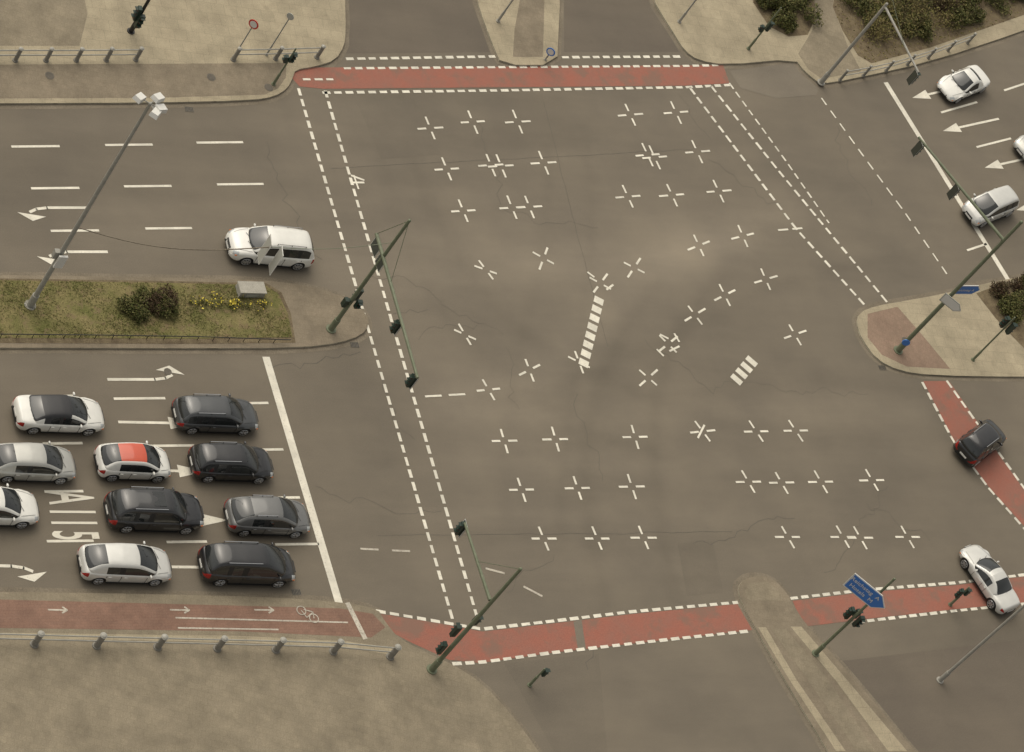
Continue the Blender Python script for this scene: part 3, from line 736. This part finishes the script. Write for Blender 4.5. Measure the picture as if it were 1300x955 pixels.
def railing(name, pts, spacing, h=.95, closed_rails=(.45, .85), z0=K, r=.14):
    W = [P(*p, z0) for p in pts]; mb = MB(); tot = 0; seg = []
    for a, b in zip(W[:-1], W[1:]): seg.append((tot, a, b)); tot += (b - a).length
    k = max(1, round(tot / spacing)); posts = []
    for i in range(k + 1):
        s = tot * i / k
        for t0, a, b in reversed(seg):
            if s >= t0 - 1e-6: posts.append(a.lerp(b, min(1, (s - t0) / (b - a).length))); break
    for p in posts:
        mb.tube(p, p + Vector((0, 0, h)), r, r*.9, M_CONC, 12); mb.tube(p + Vector((0,0,h)), p + Vector((0, 0, h + .03)), r*1.12, r*1.12, M_METAL, 12)
        mb.ball(p + Vector((0, 0, h + .03)), r*.98, M_METAL, 12, 6, (1, 1, .5)); mb.tube(p, p + Vector((0, 0, .06)), r*1.4, r*1.3, M_CONC, 12)
    for a, b in zip(posts[:-1], posts[1:]):
        for zz in closed_rails: mb.tube(a + Vector((0, 0, zz)), b + Vector((0, 0, zz)), .035, .035, M_METAL, 6)
    mb.obj(name, True)
railing("railing", [(-120,814),(0,817),(120,820),(250,823),(375,826),(440,828),(495,834)], 2.9, r=.16)
railing("railing", [(-60,78),(2,77),(88,77),(172,76)], 1.9, r=.12)
railing("railing", [(296,76),(345,75),(402,73)], 2.3, r=.12)
railing("railing", [(1066,102),(1115,93),(1170,77),(1228,55)], 2.2, r=.09)
mb = MB(); W = [P(u, v, K) for u, v in [(-200,428),(0,429),(120,430),(250,432),(366,436)]]
for a, b in zip(W[:-1], W[1:]):
    mb.tube(a + Vector((0,0,.32)), b + Vector((0,0,.32)), .025, .025, M_BLACK, 6)
    for i in range(6): q = a.lerp(b, i/6); mb.tube(q, q + Vector((0,0,.32)), .02, .02, M_BLACK, 6)
mb.obj("low_railing")
mb = MB(); p = P(315, 373); rz = Matrix.Rotation(.02, 3, 'Z')
mb.box(p + Vector((0,0,.12+.22)), (1.45, .70, .40), M_STONE, rz, .94); mb.box(p + Vector((0,0,.12+.44)), (1.52, .75, .05), M_STONE, rz, .97)
mb.box(p + Vector((0,-.36,.12+.2)), (.7, .02, .2), M_SGREY, rz)
mb.obj("stone_planter")

# ------------------------------------------------------------------ cars
def carpaint(name, col, metal=0.0, rough=.35):
    m, nt, b = newmat(name); co = coords(nt)
    c = mix(nt, ramp(nt, noise(nt, 2.0, 5, .6, co), [(.35, 0.0), (.75, 1.0)]), col, tuple(x * .88 + .008 for x in col))
    nt.links.new(c, b.inputs['Base Color']); b.inputs['Metallic'].default_value = metal
    b.inputs['Roughness'].default_value = rough; b.inputs['Coat Weight'].default_value = .8; b.inputs['Coat Roughness'].default_value = .06
    return m
C_WHITE = carpaint("paint_white", (.70, .69, .64)); C_SILVER = carpaint("paint_silver", (.44, .435, .40), .35)
C_BLACK = carpaint("paint_black", (.008, .008, .009)); C_GREY = carpaint("paint_grey", (.155, .155, .15), .3)
C_DGREY = carpaint("paint_dark_grey", (.065, .068, .07), .3); C_RED = carpaint("paint_red", (.52, .075, .03)); C_SOFT = simple("soft_top", (.022, .022, .024), .5)
C_PEARL = carpaint("paint_light_silver", (.58, .575, .54), .15)
def pchip(keys, s):
    n = len(keys)
    if s <= keys[0][0]: return keys[0][1]
    if s >= keys[-1][0]: return keys[-1][1]
    for i in range(n - 1):
        if keys[i][0] <= s <= keys[i+1][0]: break
    def sl(i): return (keys[i+1][1]-keys[i][1])/(keys[i+1][0]-keys[i][0])
    def tg(i):
        if i == 0: return sl(0)
        if i == n-1: return sl(n-2)
        a, b = sl(i-1), sl(i)
        return 0 if a*b <= 0 else 2*a*b/(a+b)
    h = keys[i+1][0]-keys[i][0]; t = (s-keys[i][0])/h; m0, m1 = tg(i)*h, tg(i+1)*h
    return (2*t**3-3*t*t+1)*keys[i][1] + (t**3-2*t*t+t)*m0 + (-2*t**3+3*t*t)*keys[i+1][1] + (t**3-t*t)*m1
TYPES = {
 'hatch': dict(deck=[(0,.55),(.012,.78),(.04,.90),(.1,.95),(.4,.93),(.6,.90),(.79,.88),(.88,.80),(.95,.68),(.985,.56),(1,.46)], g=(.80,.555,.19,.035), cp='paint', w=.68),
 'suv':   dict(deck=[(0,.60),(.012,.86),(.04,.99),(.1,1.03),(.6,1.0),(.77,1.0),(.88,.94),(.945,.84),(.985,.68),(1,.52)], g=(.775,.585,.125,.03), cp='glass', w=.69),
 'estate':dict(deck=[(0,.56),(.012,.78),(.04,.89),(.1,.93),(.6,.90),(.75,.89),(.88,.81),(.95,.69),(.985,.56),(1,.46)], g=(.765,.555,.115,.03), cp='glass', w=.67),
 'sedan': dict(deck=[(0,.56),(.012,.80),(.035,.90),(.14,.94),(.28,.93),(.6,.89),(.75,.87),(.88,.79),(.95,.67),(.985,.56),(1,.46)], g=(.765,.545,.31,.145), cp='paint', w=.66),
 'coupe': dict(deck=[(0,.52),(.012,.72),(.035,.80),(.15,.85),(.3,.84),(.6,.81),(.72,.81),(.86,.72),(.94,.61),(.985,.50),(1,.42)], g=(.73,.51,.36,.225), cp='paint', w=.62),
 'mpv':   dict(deck=[(0,.62),(.012,.86),(.04,.97),(.1,1.0),(.6,.97),(.83,.95),(.90,.86),(.955,.73),(.985,.60),(1,.48)], g=(.85,.60,.125,.03), cp='glass', w=.69),
}
def loft(rows, mats_fn, name, mats, parent, sub):
    me = bpy.data.meshes.new(name); m = len(rows[0]); k = len(rows); vs = [v for r in rows for v in r]; fs = []; mi = []
    for i in range(k - 1):
        for j in range(m - 1):
            fs.append((i*m+j, (i+1)*m+j, (i+1)*m+j+1, i*m+j+1)); mi.append(mats_fn(i, j))
    fs.append(tuple(range(m))); mi.append(mats_fn(-1, 0)); fs.append(tuple(range(k*m-1, (k-1)*m-1, -1))); mi.append(mats_fn(-2, 0))
    me.from_pydata(vs, [], fs); 
    for q in mats: me.materials.append(q)
    me.polygons.foreach_set('material_index', mi); me.polygons.foreach_set('use_smooth', [True]*len(fs))
    bm = bmesh.new(); bm.from_mesh(me); bmesh.ops.recalc_face_normals(bm, faces=bm.faces); bm.to_mesh(me); bm.free()
    o = bpy.data.objects.new(name, me); scene.collection.objects.link(o); o.parent = parent
    md = o.modifiers.new("s", 'SUBSURF'); md.levels = sub; md.render_levels = sub
    return o
def car_at(name, c, ang, L, W, H, typ, paint, roof=None, rails=False, sunroof=False):
    T = TYPES[typ]; hw0 = W / 2; rw = .34 if typ in ('suv', 'mpv') else .315; ra = rw + .055
    root = bpy.data.objects.new(name, None); scene.collection.objects.link(root)
    root.location = (c[0], c[1], .018); root.rotation_euler = (0, 0, ang)
    xr = -L/2 + .185*L; xf = L/2 - .195*L
    width = [(0,.66),(.012,.80),(.035,.89),(.08,.95),(.18,.99),(.3,1),(.68,1),(.80,.985),(.88,.955),(.93,.90),(.965,.81),(.985,.70),(1,.52)]
    deck = lambda s: pchip(T['deck'], s); wd = lambda s: pchip(width, s)
    xs = set(np.round(np.linspace(-L/2, L/2, 27), 3)) | {round(-L/2+f*L,3) for f in (.006,.015,.03,.05,.95,.965,.98,.99,.996)}
    xs = {x for x in xs if min(abs(x-xr), abs(x-xf)) > ra + .05}
    for w_ in (xr, xf):
        for q in (-1.05, -1, -.85, -.55, -.2, .2, .55, .85, 1, 1.05): xs.add(round(w_ + q*ra, 4))
    xs = sorted(xs); rows = []; SS = []
    for x in xs:
        s = (x + L/2) / L; SS.append(s); zt = deck(s); hw = hw0 * wd(s)
        zl = .20 + (.10 * max(0, (s-.93)/.07)) + (.14 * max(0, (.06-s)/.06))
        arch = False
        for w_ in (xr, xf):
            if abs(x - w_) <= ra*1.001: zl = rw + math.sqrt(max(0, ra**2 - (x-w_)**2)) * .97; arch = True
        cl = lambda z_, o_: min(max(z_, zl + o_), zt - .03)
        flare = 1.02 if arch else 1.0
        r = [(x, 0, zl), (x, .8*hw, zl), (x, .965*hw*flare, zl + .01), (x, hw*flare, cl(.42, .03)), (x, hw*1.0*(.5+.5*flare), cl(.60, .05)), (x, .985*hw, cl(zt - .17, .06)),
             (x, .935*hw, zt - .06), (x, .80*hw, zt - .012), (x, .42*hw, zt + .022), (x, 0, zt + .032)]
        rows.append([(a, -y, z_) for a, y, z_ in reversed(r)][:-1] + r)
    nm = len(rows[0]); half = nm // 2
    def bmat(i, j):
        if i < 0: return 1
        s = (SS[i] + SS[min(i+1, len(SS)-1)]) / 2
        k_ = j if j < half else nm - 2 - j
        if k_ >= half - 2: return 1
        if k_ in (2, 3) and .925 < s < .984: return 2
        if k_ in (3, 4) and s < .045: return 3
        return 0
    loft(rows, bmat, "body", [paint, M_BLACK, M_LAMPG, M_TAIL], root, 1)
    sc, sf, sr, sb = T['g']; Xx = lambda s: -L/2 + s*L
    def row(s, t, bow=0.0):
        zt = deck(s); hw = hw0*wd(s); yb = .90*hw; yt = hw0*T['w']
        yt *= 1 - .16*max(0, (.4 - s)/.4)
        y1 = yb + (yt + .05 - yb)*t; z0 = zt - .06; z1 = z0 + .03 + (H - .13 - z0 - .03)*t; z2 = z0 + .05 + (H - .05 - z0 - .05)*t; z3 = z0 + .07 + (H - z0 - .07)*t
        x = Xx(s); y2 = y1 - .085 + (.0 if t > .1 else .03)
        r = [(x, yb + .01, z0), (x + bow*.1, y1, z1), (x + bow*.25, y2, z2), (x + bow*.8, y2*.55, z3 - .012), (x + bow, 0, z3)]
        return r + [(a, -y, z_) for a, y, z_ in reversed(r)][1:]
    dB = .022*4.4/L; mid = sf*.50 + sr*.50 + .02
    st = [(sc, 0, .20, 'ws'), (sc*.66+sf*.34, .38, .18, 'ws'), (sc*.3+sf*.7, .74, .14, 'ws'), (sf + .005, .94, .10, 'roof'), (sf - .045, .99, .03, 'roof'), (mid + dB, 1.01, 0, 'roofB'), (mid, 1.01, 0, 'roof')]
    if typ in ('suv', 'estate', 'mpv'):
        m2 = sr + (mid - sr)*.36; st += [(m2 + dB, .99, 0, 'roofB'), (m2, .99, 0, 'roof')]
    st += [(sr + .02, .93, -.02, 'rg'), (sr*.72 + sb*.28, .76, -.06, 'rg'), (sr*.33+sb*.67, .36, -.09, 'rg'), (sb, 0, -.10, 'end')]
    grow = [row(s, t, bw) for s, t, bw, _ in st]; tags = [q[3] for q in st]; gm = len(grow[0]) - 1
    soft = roof is not None and roof.name == 'soft_top'
    def gmat(i, j):
        if i < 0: return 0
        tg = tags[i]; jj = j if j < gm/2 else gm - 1 - j
        if jj == 0:
            if tg == 'roofB': return 2
            if tg == 'rg': return (3 if soft and i == tags.index('rg') else 0) if T['cp'] == 'paint' else (1 if i == tags.index('rg') else 0)
            return 1
        if jj == 1: return 3 if soft and tg != 'ws' else 0
        if tg == 'ws': return 1
        if tg == 'rg':
            if typ in ('suv', 'estate', 'mpv') and i == tags.index('rg'): return 3
            if soft and i == tags.index('rg'): return 3
            return 1
        return 3
    loft(grow, gmat, "cabin", [paint, M_GLASS, M_BLACK, roof or paint], root, 2)
    wb = MB()
    for x in (xr, xf):
        for g_ in (-1, 1):
            y = g_*(hw0 - .02); yi = g_*(hw0 - .22)
            wb.tube((x, yi, rw), (x, y - g_*.02, rw), rw, rw, M_TYRE, 24); wb.tube((x, y - g_*.02, rw), (x, y, rw), rw, rw*.93, M_TYRE, 24)
            wb.tube((x, y, rw), (x, y + g_*.004, rw), rw*.70, rw*.68, M_BLACK, 20)
            for a_ in range(7):
                t_ = a_*2*math.pi/7 + .3; dd = Vector((math.cos(t_), 0, math.sin(t_)))
                wb.tube(Vector((x, y + g_*.01, rw)) + dd*.03, Vector((x, y + g_*.01, rw)) + dd*rw*.66, .036, .03, M_RIM, 6)
            for a_ in range(20):
                t0, t1 = a_*math.pi/10, (a_+1)*math.pi/10
                wb.tube((x + math.cos(t0)*rw*.70, y + g_*.006, rw + math.sin(t0)*rw*.70), (x + math.cos(t1)*rw*.70, y + g_*.006, rw + math.sin(t1)*rw*.70), .02, .02, M_RIM, 5, False)
    wb.obj("wheels", False, root)
    ub = MB(); ub.box((0, 0, .38), (L*.9, W*.72, .36), M_BLACK); ub.obj("underbody", False, root)
    tr = MB(); zc_ = deck(sc)
    for g_ in (-1, 1):
        tr.ball((Xx(sc) - .42, g_*(hw0 + .03), zc_ + .06), .10, paint, 12, 8, (.6, 1.05, .62)); tr.box((Xx(sc) - .42, g_*(hw0 - .07), zc_ + .03), (.07, .16, .05), M_BLACK)
        pts = []
        for k_ in range(9):
            s = sc + (.935 - sc)*k_/8; hwq = hw0*wd(s); pts.append(Vector((Xx(s), g_*hwq*(.80 - .14*k_/8), deck(s) + .000)))
        strip(tr, pts, .016, M_BLACK)
        for s in (sf + .13, mid + .01, sr + (mid-sr)*.25):
            zt = deck(s); tr.box((Xx(s), g_*(hw0*wd(s)*.99), (.3 + zt - .14)/2), (.016, .035, zt - .46), M_BLACK)
        for s in (mid + .06, sr + (mid-sr)*.42): tr.box((Xx(s), g_*(hw0*wd(s)*.995), deck(s) - .20), (.17, .045, .03), paint)
        tr.box((0, g_*(hw0*.965), .235), (xf - xr - 2*ra - .05, .06, .07), M_BLACK)
        tr.box((L/2 - .052*L, g_*hw0*wd(.948)*.99, deck(.948) - .17), (.14, .03, .05), M_AMBER)
        if rails:
            yr = hw0*T['w']*.93; x0, x1 = Xx(sr + .06), Xx(sf - .06); tr.tube((x0, g_*yr, H + .01), (x1, g_*yr, H + .02), .018, .018, M_CHROME, 6)
            for xx in (x0, (x0+x1)/2, x1): tr.tube((xx, g_*yr, H - .08), (xx, g_*yr, H + .015), .02, .02, M_BLACK, 6)
    fz = deck(.985)
    tr.box((L/2 - .03, 0, fz - .07), (.06, W*.34, .10), M_BLACK); tr.box((L/2 - .02, 0, .33), (.05, W*.48, .10), M_BLACK)
    tr.box((L/2 + .012, 0, .44), (.02, .50, .11), M_SWHITE); tr.box((-L/2 - .012, 0, .58 if typ != 'coupe' else .46), (.02, .50, .11), M_SWHITE)
    tr.box((-L/2 + .02, 0, .34), (.05, W*.56, .08), M_BLACK)
    for y in (.08, -.45): tr.tube((Xx(sc) + .16, y, zc_ + .03), (Xx(sc) - .02, y + .42, zc_ + .10), .012, .008, M_BLACK, 5)
    if sunroof: tr.box(((Xx(sf) + Xx(mid))/2 - .12, 0, H - .012), (.60, .80, .02), M_GLASS)
    tr.obj("trim", False, root)
    return root
def car(name, u, v, du, dv, L, W, H, typ, paint, roof=None, rails=False, sunroof=False, zc=.6):
    c = P(u, v, zc); d = frame_dir(u, v, du, dv, zc)
    return car_at(name, c, math.atan2(d.y, d.x), L, W, H, typ, paint, roof, rails, sunroof)
E = (1, .03)
car("white_suv", 343, 314, -1, -.10, 4.75, 1.88, 1.66, 'suv', C_WHITE, rails=True)
car("white_convertible_car", 76, 525, *E, 4.55, 1.80, 1.40, 'sedan', C_WHITE, C_SOFT)
car("grey_estate_car", 275, 526, *E, 4.5, 1.78, 1.47, 'estate', C_DGREY, rails=True)
car("silver_hatchback_car", 42, 587, *E, 4.3, 1.74, 1.45, 'hatch', C_SILVER)
car("red_roofed_hatchback_car", 170, 586, *E, 3.8, 1.70, 1.45, 'hatch', C_WHITE, C_RED)
car("black_estate_car", 295, 587, *E, 4.4, 1.78, 1.50, 'estate', C_BLACK, rails=True)
car("white_sedan_car", -10, 642, *E, 4.6, 1.78, 1.44, 'sedan', C_WHITE)
car("black_suv", 197, 649, *E, 4.95, 1.90, 1.70, 'suv', C_BLACK, rails=True, sunroof=True)
car("grey_hatchback_car", 341, 655, *E, 4.45, 1.82, 1.50, 'hatch', C_GREY, rails=True)
car("light_silver_hatchback_car", 160, 715, *E, 4.6, 1.80, 1.45, 'hatch', C_PEARL)
car("black_minivan", 315, 717, *E, 4.95, 1.86, 1.66, 'mpv', C_BLACK, rails=True)
car("black_offroader", 1245, 561, .80, -.60, 3.85, 1.72, 1.68, 'suv', C_BLACK, rails=True)
car("silver_coupe_car", 1257, 733, -.55, -.83, 4.3, 1.78, 1.30, 'coupe', C_PEARL)
car("white_coupe_car", 1224, 105, -1, .42, 4.2, 1.76, 1.32, 'coupe', C_WHITE)
car("white_minivan", 1257, 262, -1, .40, 4.2, 1.75, 1.56, 'mpv', C_PEARL)
car("silver_sedan_car", 1322, 181, -1, .40, 4.4, 1.78, 1.44, 'sedan', C_SILVER)

# ------------------------------------------------------------------ light
w = bpy.data.worlds.new("World"); scene.world = w; w.use_nodes = True; nt = w.node_tree
sky = nt.nodes.new('ShaderNodeTexSky'); sky.sky_type = 'NISHITA'; sky.sun_disc = False
SE, SA = math.radians(55), math.radians(110)   # elevation, azimuth (from +X, ccw) of the veiled sun
sky.sun_elevation = SE; sky.sun_rotation = math.pi/2 - SA; sky.dust_density = 4; sky.air_density = 1; sky.ozone_density = 1
hs = nt.nodes.new('ShaderNodeHueSaturation'); hs.inputs['Saturation'].default_value = .25; nt.links.new(sky.outputs[0], hs.inputs['Color'])
tn = nt.nodes.new('ShaderNodeMixRGB'); tn.blend_type = 'MULTIPLY'; tn.inputs['Fac'].default_value = 1; tn.inputs['Color2'].default_value = (1.0, .95, .85, 1)
nt.links.new(hs.outputs[0], tn.inputs['Color1']); nt.links.new(tn.outputs[0], nt.nodes['Background'].inputs['Color'])
nt.nodes['Background'].inputs['Strength'].default_value = 0.15
sl = bpy.data.lights.new("sun", 'SUN'); sl.energy = 1.5; sl.angle = math.radians(70); sl.color = (1, .94, .83)
so = bpy.data.objects.new("sun", sl); scene.collection.objects.link(so)
sd = Vector((math.cos(SA)*math.cos(SE), math.sin(SA)*math.cos(SE), math.sin(SE)))
so.rotation_euler = sd.to_track_quat('Z', 'Y').to_euler(); so.location = (0, 0, 150)
